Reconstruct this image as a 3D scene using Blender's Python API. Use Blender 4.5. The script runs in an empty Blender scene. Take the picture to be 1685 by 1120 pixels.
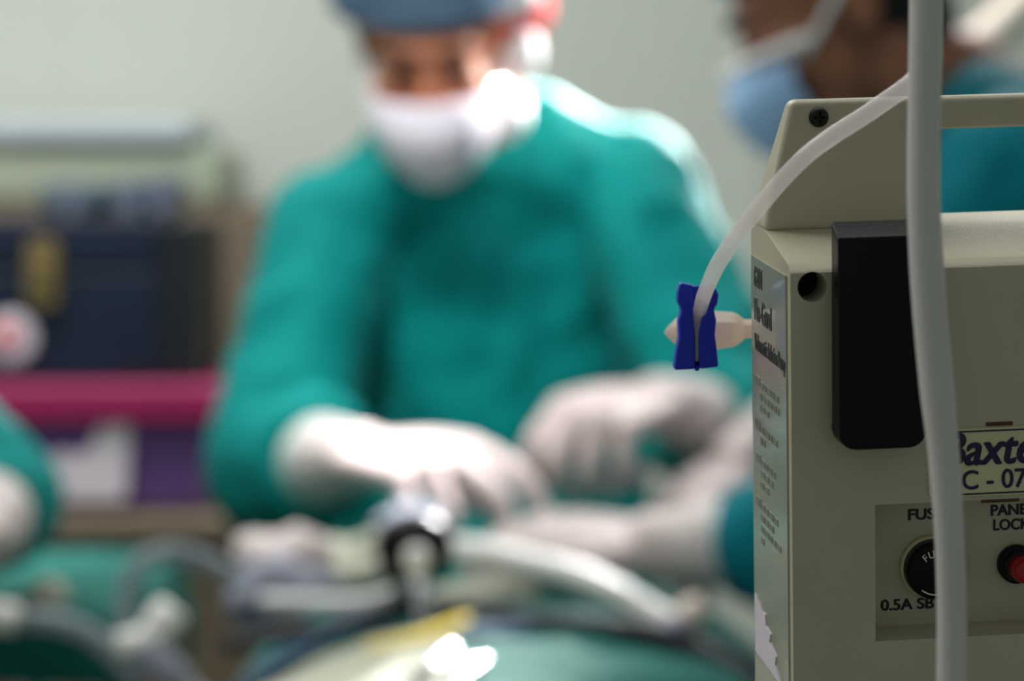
import bpy, bmesh, math, random
from mathutils import Vector, Matrix, noise
random.seed(4)
V = Vector
scn = bpy.context.scene
COL = scn.collection

# ------------------------------------------------------------------ camera
F, CX, CY, H = 3978.0, 842.5, 352.0, 1.37          # focal length in pixels, centre column, horizon row, eye height
def P(x, y, D):
    return V(((x - CX) * D / F, D, H - (y - CY) * D / F))
cam = bpy.data.cameras.new('camera')
camo = bpy.data.objects.new('camera', cam); COL.objects.link(camo)
camo.location = (0, 0, H); camo.rotation_euler = (math.pi / 2, 0, 0)
cam.sensor_width = 36; cam.lens = F * 36 / 1685
cam.shift_y = -(560 - CY) / 1685
cam.clip_start = 0.02
cam.dof.use_dof = True; cam.dof.focus_distance = 0.622; cam.dof.aperture_fstop = 8.0
cam.dof.aperture_blades = 0
scn.camera = camo

# ------------------------------------------------------------------ materials
def lin(c):
    c = c / 255.0
    return c / 12.92 if c <= 0.04045 else ((c + 0.055) / 1.055) ** 2.4
def rgb(r, g, b): return (lin(r), lin(g), lin(b), 1.0)
def mat(name, col, rough=0.5, metal=0.0, var=0.06, vscale=8.0, bump=0.0, bscale=200.0, spec=0.5,
        trans=0.0, sheen=0.0, coat=0.0, clear=0.0, transl=0.0, ior=1.45, sss=0.0):
    m = bpy.data.materials.new(name); m.use_nodes = True
    nt = m.node_tree; N = nt.nodes; L = nt.links
    b = N['Principled BSDF']; out = N['Material Output']
    b.inputs['Roughness'].default_value = rough; b.inputs['Metallic'].default_value = metal
    b.inputs['Specular IOR Level'].default_value = spec; b.inputs['IOR'].default_value = ior
    b.inputs['Transmission Weight'].default_value = trans
    b.inputs['Sheen Weight'].default_value = sheen; b.inputs['Coat Weight'].default_value = coat
    if sss:
        b.inputs['Subsurface Weight'].default_value = sss
        b.inputs['Subsurface Radius'].default_value = (0.012, 0.005, 0.003)
    tc = N.new('ShaderNodeTexCoord')
    nz = N.new('ShaderNodeTexNoise'); nz.inputs['Scale'].default_value = vscale; nz.inputs['Detail'].default_value = 4
    L.new(tc.outputs['Object'], nz.inputs['Vector'])
    cr = N.new('ShaderNodeValToRGB')
    c0 = tuple(max(0, x * (1 - var)) for x in col[:3]) + (1,)
    c1 = tuple(min(1, x * (1 + var)) for x in col[:3]) + (1,)
    cr.color_ramp.elements[0].position = 0.3; cr.color_ramp.elements[0].color = c0
    cr.color_ramp.elements[1].position = 0.7; cr.color_ramp.elements[1].color = c1
    L.new(nz.outputs['Fac'], cr.inputs['Fac']); L.new(cr.outputs['Color'], b.inputs['Base Color'])
    if bump:
        n2 = N.new('ShaderNodeTexNoise'); n2.inputs['Scale'].default_value = bscale; n2.inputs['Detail'].default_value = 3
        L.new(tc.outputs['Object'], n2.inputs['Vector'])
        bp = N.new('ShaderNodeBump'); bp.inputs['Strength'].default_value = bump; bp.inputs['Distance'].default_value = 0.002
        L.new(n2.outputs['Fac'], bp.inputs['Height']); L.new(bp.outputs['Normal'], b.inputs['Normal'])
    if transl:
        tl_ = N.new('ShaderNodeBsdfTranslucent'); tl_.inputs['Color'].default_value = col
        m2 = N.new('ShaderNodeMixShader'); m2.inputs['Fac'].default_value = transl
        L.new(b.outputs['BSDF'], m2.inputs[1]); L.new(tl_.outputs['BSDF'], m2.inputs[2]); L.new(m2.outputs['Shader'], out.inputs['Surface'])
    if clear:
        t = N.new('ShaderNodeBsdfTransparent'); mx = N.new('ShaderNodeMixShader'); mx.inputs['Fac'].default_value = clear
        L.new((m2 if transl else b).outputs[0], mx.inputs[1]); L.new(t.outputs['BSDF'], mx.inputs[2]); L.new(mx.outputs['Shader'], out.inputs['Surface'])
    return m
M = dict(
    housing=mat('housing_plastic', rgb(194, 189, 164), 0.45, var=0.03, vscale=30, bump=0.08, bscale=1500, spec=0.35),
    label_film=mat('label_film', rgb(176, 178, 158), 0.16, var=0.03, vscale=60, bump=0.10, bscale=2600, coat=0.6),
    black=mat('black_plastic', rgb(16, 13, 16), 0.34, var=0.15, vscale=60, spec=0.2, bump=0.05, bscale=900),
    screw=mat('black_screw', rgb(40, 38, 34), 0.35, 0.6, var=0.1, vscale=200),
    hole=mat('hole_lining', rgb(22, 18, 16), 0.7, var=0.2, vscale=100),
    ink=mat('dark_ink', rgb(22, 22, 26), 0.5, var=0.1, vscale=400),
    pale_ink=mat('pale_ink', rgb(132, 134, 122), 0.5, var=0.15, vscale=600),
    grey_ink=mat('grey_ink', rgb(66, 70, 66), 0.5, var=0.15, vscale=600),
    navy_ink=mat('navy_ink', rgb(28, 28, 66), 0.5, var=0.1, vscale=400),
    white_ink=mat('white_ink', rgb(235, 232, 222), 0.5, var=0.02),
    plate=mat('plate_cream', rgb(216, 214, 168), 0.35, var=0.03, vscale=80),
    stain=mat('brown_residue', rgb(86, 62, 34), 0.7, var=0.3, vscale=300),
    chrome=mat('chrome', rgb(200, 200, 200), 0.15, 1.0, var=0.02),
    steel=mat('steel', rgb(205, 205, 208), 0.22, 1.0, var=0.03),
    red=mat('red_button', rgb(170, 22, 32), 0.3, var=0.1, vscale=200),
    grey_tube=mat('grey_vinyl', rgb(208, 208, 202), 0.4, var=0.05, vscale=20, coat=0.15),
    clear_tube=mat('clear_vinyl', rgb(252, 244, 242), 0.14, var=0.01, transl=0.42, clear=0.50, coat=0.8),
    blue=mat('blue_plastic', rgb(10, 44, 196), 0.35, var=0.10, vscale=250, bump=0.1, bscale=800),
    cream_plastic=mat('cream_translucent', rgb(246, 232, 222), 0.3, var=0.02, transl=0.45),
    gown=mat('green_gown_cloth', rgb(0, 122, 118), 0.8, var=0.08, vscale=9, bump=0.25, bscale=500, sheen=0.02, spec=0.12),
    gown_teal=mat('teal_gown_cloth', rgb(0, 106, 118), 0.8, var=0.08, vscale=9, bump=0.25, bscale=500, sheen=0.02, spec=0.12),
    drape=mat('green_drape_cloth', rgb(4, 86, 78), 0.85, var=0.14, vscale=7, bump=0.25, bscale=400, sheen=0.03, spec=0.25),
    slate=mat('slate_drape_cloth', rgb(62, 92, 112), 0.8, var=0.15, vscale=9, bump=0.2, bscale=400),
    creamcloth=mat('cream_cloth', rgb(168, 170, 152), 0.85, var=0.05, vscale=14, bump=0.3, bscale=300),
    gauze=mat('white_gauze', rgb(206, 194, 192), 0.9, var=0.06, vscale=40, bump=0.4, bscale=500),
    lilac=mat('lilac_cloth', rgb(134, 138, 152), 0.85, var=0.08, vscale=25, bump=0.3, bscale=400),
    skin=mat('skin', rgb(182, 116, 84), 0.5, var=0.06, vscale=25, sss=0.0),
    skin_dark=mat('skin_dark', rgb(140, 94, 70), 0.5, var=0.06, vscale=25),
    hair=mat('dark_hair', rgb(24, 18, 16), 0.5, var=0.2, vscale=80),
    eye=mat('eye_dark', rgb(30, 20, 18), 0.25, var=0.1),
    glove=mat('latex_glove', rgb(206, 192, 190), 0.45, var=0.04, vscale=30, clear=0.16),
    cuff=mat('knit_cuff', rgb(182, 198, 192), 0.85, var=0.04, vscale=30, bump=0.3, bscale=400),
    maskw=mat('mask_white', rgb(212, 208, 218), 0.8, var=0.03, vscale=20),
    maskb=mat('mask_blue', rgb(150, 188, 228), 0.8, var=0.05, vscale=20),
    tie=mat('white_tie', rgb(240, 240, 240), 0.8, var=0.02),
    cap=mat('cap_greyblue', rgb(78, 104, 128), 0.8, var=0.18, vscale=30, bump=0.3, bscale=120),
    capb=mat('cap_blue', rgb(104, 150, 200), 0.8, var=0.08, vscale=30, bump=0.2, bscale=120),
    redcloth=mat('red_cloth', rgb(226, 60, 62), 0.8, var=0.05),
    shoe=mat('white_clog', rgb(214, 214, 208), 0.5),
    trousers=mat('scrub_trousers', rgb(20, 110, 104), 0.8, var=0.08),
    navy=mat('navy_case_vinyl', rgb(14, 28, 52), 0.5, var=0.15, vscale=14),
    casedark=mat('charcoal_trim', rgb(24, 28, 34), 0.5, var=0.1),
    brass=mat('brass', rgb(150, 128, 84), 0.4, 0.5, var=0.1, vscale=60),
    purple=mat('purple_plastic', rgb(104, 72, 132), 0.35, var=0.08, vscale=6),
    magenta=mat('magenta_plastic', rgb(160, 36, 92), 0.35, var=0.08, vscale=10),
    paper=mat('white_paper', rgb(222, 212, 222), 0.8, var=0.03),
    bin=mat('pale_green_bin', rgb(164, 174, 154), 0.4, var=0.06, vscale=6),
    binlid=mat('pale_blue_lid', rgb(186, 198, 202), 0.4, var=0.03),
    pack=mat('greyblue_pack', rgb(72, 92, 104), 0.5, var=0.12, vscale=20),
    pack2=mat('lavender_pack', rgb(108, 114, 134), 0.5, var=0.12, vscale=20),
    wood=mat('brown_laminate', rgb(112, 98, 80), 0.5, var=0.10, vscale=4),
    wood2=mat('taupe_board', rgb(122, 108, 90), 0.7, var=0.06, vscale=4),
    yellow=mat('yellow_tape', rgb(226, 200, 60), 0.6, var=0.1, vscale=40),
    cable=mat('black_cable', rgb(26, 28, 34), 0.5, var=0.1),
    bluecap=mat('navy_cap', rgb(28, 38, 120), 0.4, var=0.1),
    beige=mat('beige_rubber', rgb(232, 214, 200), 0.5, var=0.04),
    whitep=mat('white_plastic', rgb(226, 226, 222), 0.4, var=0.03),
    smoke=mat('smoke_tube', rgb(132, 146, 152), 0.35, var=0.05, clear=0.3),
    wall=mat('wall_paint', rgb(214, 218, 208), 0.7, var=0.03, vscale=1.4, bump=0.03, bscale=60),
    floor=mat('vinyl_floor', rgb(120, 122, 112), 0.35, var=0.06, vscale=3),
    metalp=mat('painted_metal', rgb(196, 198, 196), 0.4, 0.3, var=0.03),
)

# ------------------------------------------------------------------ object helpers
def tag(o, label=None, cat=None, group=None, kind=None):
    if label: o['label'] = label
    if cat: o['category'] = cat
    if group: o['group'] = group
    if kind: o['kind'] = kind
    return o
def link(name, me, m, parent=None, smooth=True):
    o = bpy.data.objects.new(name, me); COL.objects.link(o)
    if m is not None:
        me.materials.clear(); me.materials.append(m)
    for p in me.polygons: p.use_smooth = smooth
    if parent is not None:
        o.parent = parent
        bpy.context.view_layer.update()
        o.matrix_parent_inverse = parent.matrix_world.inverted()
    return o
def obj(name, bm, m, parent=None, smooth=True, bevel=0.0, seg=2, local=False, sub=0, solid=0.0):
    bmesh.ops.recalc_face_normals(bm, faces=bm.faces)
    me = bpy.data.meshes.new(name); bm.to_mesh(me); bm.free()
    o = link(name, me, m, None, smooth)
    if parent is not None:
        o.parent = parent
        if not local:
            bpy.context.view_layer.update()
            o.matrix_parent_inverse = parent.matrix_world.inverted()
    if solid:
        s = o.modifiers.new('solid', 'SOLIDIFY'); s.thickness = solid; s.offset = 0
    if bevel:
        b = o.modifiers.new('bevel', 'BEVEL'); b.width = bevel; b.segments = seg; b.limit_method = 'ANGLE'; b.angle_limit = math.radians(35)
        b.harden_normals = False
        w = o.modifiers.new('wn', 'WEIGHTED_NORMAL')
    if sub:
        s = o.modifiers.new('sub', 'SUBSURF'); s.levels = sub; s.render_levels = sub
    return o
def empty(name, loc, label, cat, group=None):
    o = bpy.data.objects.new(name, None); COL.objects.link(o); o.location = loc; o.empty_display_size = 0.05
    tag(o, label, cat, group); bpy.context.view_layer.update(); return o
def bake(o):
    """Replaces an object's mesh by its evaluated one and drops the modifiers."""
    bpy.context.view_layer.update()
    dg = bpy.context.evaluated_depsgraph_get()
    me = bpy.data.meshes.new_from_object(o.evaluated_get(dg))
    old = o.data; o.modifiers.clear(); o.data = me; bpy.data.meshes.remove(old)
    return o
def box(bm, x0, x1, y0, y1, z0, z1, R=None):
    vs = [bm.verts.new((x, y, z)) for x in (x0, x1) for y in (y0, y1) for z in (z0, z1)]
    for f in ((0, 1, 3, 2), (4, 6, 7, 5), (0, 4, 5, 1), (2, 3, 7, 6), (0, 2, 6, 4), (1, 5, 7, 3)):
        bm.faces.new([vs[i] for i in f])
    if R is not None:
        for v in vs: v.co = R @ v.co
    return vs
def cat_rom(pts, n):
    pts = [V(p) for p in pts]
    if len(pts) < 3: 
        return [pts[0].lerp(pts[-1], i / n) for i in range(n + 1)], [i / n * (len(pts) - 1) for i in range(n + 1)]
    q = [pts[0] * 2 - pts[1]] + pts + [pts[-1] * 2 - pts[-2]]
    out, ts = [], []
    for i in range(len(pts) - 1):
        a, b, c, d = q[i:i + 4]
        for k in range(n):
            t = k / n
            out.append(0.5 * ((2 * b) + (c - a) * t + (2 * a - 5 * b + 4 * c - d) * t * t + (3 * b - a - 3 * c + d) * t ** 3)); ts.append(i + t)
    out.append(pts[-1]); ts.append(len(pts) - 1.0)
    return out, ts
def tube(bm, pts, rad, seg=12, n=6, caps='round', flat=1.0):
    """A closed tube along smooth points with a radius per point."""
    pp, ts = cat_rom(pts, n)
    if not isinstance(rad, (list, tuple)): rad = [rad] * len(pts)
    rr = []
    for t in ts:
        i = min(int(t), len(rad) - 2); f = t - i; f = f * f * (3 - 2 * f)
        rr.append(rad[i] * (1 - f) + rad[i + 1] * f)
    tan = []
    for i in range(len(pp)):
        d = pp[min(i + 1, len(pp) - 1)] - pp[max(i - 1, 0)]
        tan.append(d.normalized() if d.length > 1e-9 else V((0, 0, 1)))
    if caps == 'round':
        s, e = [], []
        for a in (80, 55, 28):
            a = math.radians(a)
            s.append((pp[0] - tan[0] * rr[0] * math.sin(a), rr[0] * math.cos(a), tan[0]))
        for a in (28, 55, 80):
            a = math.radians(a)
            e.append((pp[-1] + tan[-1] * rr[-1] * math.sin(a), rr[-1] * math.cos(a), tan[-1]))
        st = s + list(zip(pp, rr, tan)) + e
    else:
        st = list(zip(pp, rr, tan))
    t0 = st[0][2]; u = t0.orthogonal().normalized()
    if abs(t0.z) < 0.9: u = (V((0, 0, 1)) - t0 * t0.z).normalized()
    prev = t0; rings = []
    for p, r, t in st:
        u = prev.rotation_difference(t) @ u; prev = t
        u = (u - t * u.dot(t)).normalized(); w = t.cross(u)
        rings.append([bm.verts.new(p + u * (r * flat * math.cos(2 * math.pi * k / seg)) + w * (r * math.sin(2 * math.pi * k / seg))) for k in range(seg)])
    for a, b in zip(rings, rings[1:]):
        for k in range(seg):
            bm.faces.new((a[k], a[(k + 1) % seg], b[(k + 1) % seg], b[k]))
    bm.faces.new(rings[0][::-1]); bm.faces.new(rings[-1])
def ell(bm, c, r, R=None, sub=3):
    if not isinstance(r, (list, tuple)): r = (r, r, r)
    mt = Matrix.Translation(V(c)) @ ((R or Matrix.Identity(3)).to_4x4()) @ Matrix.Diagonal((r[0], r[1], r[2], 1))
    bmesh.ops.create_icosphere(bm, subdivisions=sub, radius=1.0, matrix=mt)
def lathe(bm, prof, c=(0, 0, 0), ax=(0, 0, 1), seg=32, up=None):
    """prof: (radius, height) pairs along the axis; closed at both ends."""
    ax = V(ax).normalized(); u = (V(up) if up else ax.orthogonal()); u = (u - ax * u.dot(ax)).normalized(); w = ax.cross(u); c = V(c)
    rings = []
    for r, h in prof:
        r = max(r, 1e-5)
        rings.append([bm.verts.new(c + ax * h + u * (r * math.cos(2 * math.pi * k / seg)) + w * (r * math.sin(2 * math.pi * k / seg))) for k in range(seg)])
    for a, b in zip(rings, rings[1:]):
        for k in range(seg): bm.faces.new((a[k], a[(k + 1) % seg], b[(k + 1) % seg], b[k]))
    bm.faces.new(rings[0][::-1]); bm.faces.new(rings[-1])
def prism(bm, pts, y0, y1):
    """polygon of (x, z) points extruded from y0 to y1"""
    a = [bm.verts.new((x, y0, z)) for x, z in pts]; b = [bm.verts.new((x, y1, z)) for x, z in pts]
    bm.faces.new(a); bm.faces.new(b[::-1]); n = len(pts)
    for i in range(n): bm.faces.new((a[i], b[i], b[(i + 1) % n], a[(i + 1) % n]))
def rrect(x0, x1, z0, z1, r, n=5):
    out = []
    for cx, cz, a0 in ((x1 - r, z1 - r, 0), (x0 + r, z1 - r, 90), (x0 + r, z0 + r, 180), (x1 - r, z0 + r, 270)):
        for k in range(n + 1):
            a = math.radians(a0 + 90 * k / n); out.append((cx + r * math.cos(a), cz + r * math.sin(a)))
    return out
def loft(bm, rings, seg=40):
    rs = []
    for c, rx, ry in rings:
        c = V(c)
        rs.append([bm.verts.new(c + V((rx * math.cos(2 * math.pi * k / seg), ry * math.sin(2 * math.pi * k / seg), 0))) for k in range(seg)])
    for a, b in zip(rs, rs[1:]):
        for k in range(seg): bm.faces.new((a[k], a[(k + 1) % seg], b[(k + 1) % seg], b[k]))
    bm.faces.new(rs[0][::-1]); bm.faces.new(rs[-1])
def grow(name, bm, m, voxel, smooth=6, parent=None, folds=None):
    """Melts overlapping closed shapes into one continuous smooth skin."""
    bmesh.ops.recalc_face_normals(bm, faces=bm.faces)
    me = bpy.data.meshes.new(name); bm.to_mesh(me); bm.free()
    o = bpy.data.objects.new(name, me); COL.objects.link(o)
    r = o.modifiers.new('r', 'REMESH'); r.mode = 'VOXEL'; r.voxel_size = voxel
    if smooth:
        s = o.modifiers.new('s', 'SMOOTH'); s.factor = 0.5; s.iterations = smooth
    bake(o); me = o.data
    if folds:
        nn = [v.normal.copy() for v in me.vertices]
        for v, n in zip(me.vertices, nn): v.co = v.co + n * folds(v.co)
        me.update()
    me.name = name; me.materials.clear(); me.materials.append(m)
    for p in me.polygons: p.use_smooth = True
    if parent is not None:
        o.parent = parent; bpy.context.view_layer.update(); o.matrix_parent_inverse = parent.matrix_world.inverted()
    return o
def text_bm(s, size, shear=0.0, bold=0.0, extrude=0.0001, track=1.0):
    c = bpy.data.curves.new('t', 'FONT'); c.body = s; c.size = size; c.shear = shear; c.extrude = extrude
    c.space_character = track
    o = bpy.data.objects.new('t', c); COL.objects.link(o); bpy.context.view_layer.update()
    me = bpy.data.meshes.new_from_object(o.evaluated_get(bpy.context.evaluated_depsgraph_get()))
    bpy.data.objects.remove(o); bpy.data.curves.remove(c)
    bm = bmesh.new()
    offs = [(0, 0)] if not bold else [(0, 0), (bold, 0), (-bold, 0), (0, bold * .6), (0, -bold * .6), (bold * .7, bold * .4), (-bold * .7, bold * .4), (bold * .7, -bold * .4), (-bold * .7, -bold * .4)]
    for q, (ox, oy) in enumerate(offs):
        k = len(bm.verts); bm.from_mesh(me); bm.verts.ensure_lookup_table()
        for v in bm.verts[k:]: v.co += V((ox, oy, q * extrude * .03))
    bpy.data.meshes.remove(me); return bm

# ================================================================== the setting
def plane_obj(name, bm, m): return tag(obj(name, bm, m, smooth=False), kind='structure')
b = bmesh.new(); box(b, -2.6, 2.6, -1.2, 4.25, -0.08, 0.0); plane_obj('floor', b, M['floor'])
b = bmesh.new(); box(b, -2.6, 2.6, 4.2, 4.3, 0.0, 2.8); plane_obj('wall_back', b, M['wall'])
b = bmesh.new(); box(b, -2.7, -2.6, -1.2, 4.3, 0.0, 2.8); plane_obj('wall_left', b, M['wall'])
b = bmesh.new(); box(b, 2.6, 2.7, -1.2, 4.3, 0.0, 2.8); plane_obj('wall_right', b, M['wall'])
b = bmesh.new(); box(b, -2.6, 2.6, 4.18, 4.2, 0.0, 0.1); plane_obj('baseboard_back', b, M['wood2'])
for k, xx in enumerate((-0.8, 0.42, -2.0, 1.6)):
    b = bmesh.new(); box(b, xx - .012, xx + .012, 4.194, 4.2, 0.1, 2.8); plane_obj('trim_%d' % (k + 1), b, M['wall'])

# ================================================================== infusion pump
S0 = 0.60
pump = bpy.data.objects.new('infusion_pump', None); COL.objects.link(pump)
tag(pump, 'beige infusion pump with black bracket, fuse cap and top carrying handle', 'infusion pump')
PR = Matrix.Rotation(math.radians(-1.9), 3, 'Y') @ Matrix.Rotation(math.radians(6.0), 3, 'Z') @ Matrix.Rotation(math.radians(6.5), 3, 'X')
PO = P(1300, 437, S0)
pump.matrix_world = Matrix.Translation(PO) @ PR.to_4x4()
bpy.context.view_layer.update()
PRI = PR.transposed()
def Q(x, y, v=0.0):
    """local (x, z) where the sight line of a pixel meets the pump plane at local depth v"""
    o = PRI @ (V((0, 0, H)) - PO); d = PRI @ P(x, y, 1.0) - PRI @ V((0, 0, H))
    t = (v - o.y) / d.y; p = o + d * t
    return p.x, p.z
def pobj(name, bm, m, parent=None, **k): 
    return obj(name, bm, m, parent or pump, local=True, **k)
W, DEP, ZB = 0.205, 0.047, -0.165
VF = 0.028
zb2 = Q(1258, 380, VF)[1]; zfar = Q(1610, 349, .046)[1]
# lower housing, its ledge and upper shell, carved by the screw hole and the fuse recess
x0 = Q(1300, 437)[0]
b = bmesh.new()
prof = [(0.0, ZB), (0.0, -0.002), (0.002, 0.0), (VF, zb2), (DEP, zfar), (DEP, ZB)]
a = [b.verts.new((0.0, y, z)) for y, z in prof]; c = [b.verts.new((W, y, z)) for y, z in prof]
b.faces.new(a); b.faces.new(c[::-1])
for i in range(len(prof)): b.faces.new((a[i], c[i], c[(i + 1) % 6], a[(i + 1) % 6]))
housing = pobj('housing', b, M['housing'])
cut = bmesh.new()
hx, hz = Q(1337, 472); hr = 25 * S0 / F
lathe(cut, [(hr, -0.01), (hr, 0.012)], (hx, 0, hz), (0, 1, 0), 40)
rx0, rz1 = Q(1440, 831); _, rz0 = Q(1441, 1055)
RD = 0.013
box(cut, rx0, W - 0.02, -0.01, RD, rz0, rz1)
co = obj('cutter', cut, None, pump, local=True)
bo = housing.modifiers.new('bool', 'BOOLEAN'); bo.object = co; bo.operation = 'DIFFERENCE'; bo.solver = 'EXACT'
bv = housing.modifiers.new('bev', 'BEVEL'); bv.width = 0.0016; bv.segments = 3; bv.limit_method = 'ANGLE'; bv.angle_limit = math.radians(40)
bake(housing); housing.data.materials.clear(); housing.data.materials.append(M['housing'])
bpy.data.objects.remove(co)
w_ = housing.modifiers.new('wn', 'WEIGHTED_NORMAL')
b = bmesh.new(); lathe(b, [(hr * .96, 0.0105), (hr * .96, 0.0118)], (hx, 0, hz), (0, 1, 0), 32); pobj('hole_bottom', b, M['hole'])
# the far half of the case, behind what the photo shows
b = bmesh.new(); box(b, 0.034, W - 0.012, DEP - 0.002, 0.15, ZB + 0.01, -0.012); pobj('rear_case', b, M['housing'], bevel=0.004, smooth=True)
# handle: wedge-shaped end plates with a bar across, one arch
def hq(x, y): return Q(x, y, VF)
tl = hq(1302, 166); bl = hq(1258, 382); il = hq(1530, 213); ib = hq(1530, 352)
zt = tl[1]; zb2 -= .0005
zib = il[1]
xr = W
arch = [(bl[0], zb2), (bl[0] + .0004, zb2 + .004), (tl[0], zt), (xr - (tl[0]), zt), (xr - bl[0], zb2), (xr - il[0], zb2), (xr - il[0] - .001, zib), (il[0] + .001, zib), (il[0], zb2)]
b = bmesh.new()
fa = [b.verts.new((x, VF, z)) for x, z in arch]
def back(z): return VF + 0.019 - 0.012 * max(0, min(1, (z - zb2) / (zt - zb2)))
ba = [b.verts.new((x, back(z), z)) for x, z in arch]
b.faces.new(fa); b.faces.new(ba[::-1]); n = len(arch)
for i in range(n): b.faces.new((fa[i], ba[i], ba[(i + 1) % n], fa[(i + 1) % n]))
hd = pobj('handle', b, M['housing'], bevel=0.0018, seg=3)
# screw with a cross slot
sx, sz = Q(1347, 193, VF); sr = 17 * S0 / F
b = bmesh.new(); lathe(b, [(sr, 0.001), (sr, -0.0006), (sr * .85, -0.0013), (sr * .4, -0.0017), (0, -0.0018)], (sx, VF, sz), (0, 1, 0), 32)
sc_ = pobj('screw', b, M['screw'])
cb = bmesh.new(); box(cb, sx - sr * .55, sx + sr * .55, VF - .003, VF - .0006, sz - sr * .11, sz + sr * .11)
c1 = obj('cutter', cb, None, pump, local=True)
cb = bmesh.new(); box(cb, sx - sr * .11, sx + sr * .11, VF - .003, VF - .0006, sz - sr * .55, sz + sr * .55)
c2 = obj('cutter', cb, None, pump, local=True)
for c_ in (c1, c2):
    bo = sc_.modifiers.new('b', 'BOOLEAN'); bo.object = c_; bo.operation = 'DIFFERENCE'; bo.solver = 'EXACT'
bake(sc_); sc_.data.materials.clear(); sc_.data.materials.append(M['screw'])
bpy.data.objects.remove(c1); bpy.data.objects.remove(c2)
# black bracket
BP = 0.008
bx0, bz1 = Q(1379, 392, -BP); bx1, bz0 = Q(1526, 736, -BP); 
tb = Q(1369, 364, -0.001)
b = bmesh.new()
pts = rrect(bx0, bx1, bz0, bz1 + .006, 0.0045)
pts = [(x, min(z, bz1)) for x, z in pts]
pts = [p for i, p in enumerate(pts) if p not in pts[:i]]
lo = [(x, z) for x, z in rrect(bx0, bx1, bz0, bz1, 0.0045, 5)]
keep = [p for p in lo if p[1] < bz0 + 0.01]
poly = [(bx0, bz1)] + sorted([p for p in keep if p[0] < (bx0 + bx1) / 2], key=lambda p: -p[1]) + sorted([p for p in keep if p[0] >= (bx0 + bx1) / 2], key=lambda p: p[1]) + [(bx1, bz1)]
fa = [b.verts.new((x, -BP, z)) for x, z in poly]
ba = [b.verts.new((x + (tb[0] - bx0 if i == 0 else (.0012 if i == len(poly) - 1 else 0)), 0.0, tb[1] if i in (0, len(poly) - 1) else z)) for i, (x, z) in enumerate(poly)]
b.faces.new(fa); b.faces.new(ba[::-1]); n = len(poly)
for i in range(n): b.faces.new((fa[i], ba[i], ba[(i + 1) % n], fa[(i + 1) % n]))
br = pobj('bracket', b, M['black'], bevel=0.0007, seg=2); br['label'] = 'black plastic bracket'
tx, tz = Q(1378, 701); b = bmesh.new(); lathe(b, [(.0016, 0.0005), (.0016, -.003), (.001, -.0036)], (tx, 0, tz), (0, 1, 0), 16); pobj('bracket_pin', b, M['screw'], br)
# lettering on a plane of the pump
def ptext(name, s, px, py, hpx, v, m, wpx=None, parent=None, **k):
    bm = text_bm(s, 1.0, **k)
    xs = [q.co.x for q in bm.verts]; ys = [q.co.y for q in bm.verts if True]
    capb = text_bm('E', 1.0); ch = max(q.co.y for q in capb.verts); capb.free()
    ox, oz = Q(px, py, v); _, oz2 = Q(px, py - hpx, v)
    sc = (oz2 - oz) / ch
    sx_ = sc
    if wpx: sx_ = (Q(px + wpx, py, v)[0] - ox) / (max(xs) - min(xs))
    mn = min(xs)
    for q in bm.verts:
        q.co = V((ox + (q.co.x - mn) * sx_, v - 0.00006 - q.co.z * 1.0, oz + q.co.y * sc))
    return pobj(name, bm, m, parent, smooth=False)
# asset plate
PV = -0.0008
ax0, az1 = Q(1529, 708, PV); _, az0 = Q(1531, 820, PV)
b = bmesh.new(); prism(b, rrect(ax0, ax0 + .062, az0, az1, .0016), PV, 0.0002)
plate = pobj('asset_plate', b, M['plate'], bevel=0.0002, smooth=False); plate['label'] = 'cream asset plate'
b = bmesh.new()
o_ = rrect(ax0 + .0005, ax0 + .0615, az0 + .0005, az1 - .0005, .0013); i_ = rrect(ax0 + .0009, ax0 + .0611, az0 + .0009, az1 - .0009, .0011)
vo = [b.verts.new((x, PV - .0001, z)) for x, z in o_]; vi = [b.verts.new((x, PV - .0001, z)) for x, z in i_]
for i in range(len(o_)): b.faces.new((vo[i], vo[(i + 1) % len(o_)], vi[(i + 1) % len(o_)], vi[i]))
pobj('plate_border', b, M['navy_ink'], plate, smooth=False, solid=0.0001)
ptext('lettering', 'Baxter', 1551, 766, 52, PV - .0001, M['navy_ink'], wpx=184, parent=plate, shear=0.22, bold=0.03)
ptext('lettering', 'C - 07', 1583, 805, 30, PV - .0001, M['navy_ink'], wpx=106, parent=plate, bold=0.016)
b = bmesh.new(); qx, qz = Q(1622, 699); box(b, qx, qx + .007, -.0003, .0001, qz - .0003, qz + .0007); pobj('glue_residue', b, M['stain'], bevel=.0002)
b = bmesh.new(); qx, qz = Q(1614, 825); box(b, qx, qx + .010, -.0003, .0001, qz - .0004, qz + .0004); pobj('glue_residue', b, M['stain'], bevel=.0002)
# writing in the recess
ptext('lettering', 'FUSE', 1494, 855, 17, RD, M['ink'], wpx=58, bold=0.034)
ptext('lettering', '0.5A SB', 1449, 1004, 17, RD, M['ink'], wpx=88, bold=0.034)
ptext('lettering', 'PANEL', 1630, 848, 17, RD, M['ink'], wpx=72, bold=0.034)
ptext('lettering', 'LOCK', 1634, 872, 17, RD, M['ink'], wpx=60, bold=0.034)
# fuse holder
fx, fz = Q(1531, 931, RD); k0 = (S0 + RD) / F
b = bmesh.new(); lathe(b, [(54 * k0, .0), (54 * k0, -.0012), (52 * k0, -.0018), (48 * k0, -.0018)], (fx, RD, fz), (0, 1, 0), 48)
fuse = pobj('fuse_holder', b, M['plate'])
cx2, cz2 = fx, fz
b = bmesh.new(); lathe(b, [(50 * k0, -.001), (49 * k0, -.0046), (47 * k0, -.0054), (44 * k0, -.0056), (0, -.0056)], (cx2, RD, cz2), (0, 1, 0), 48)
fcap = pobj('fuse_cap', b, M['black'], fuse); fcap['label'] = 'black fuse cap'
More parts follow.
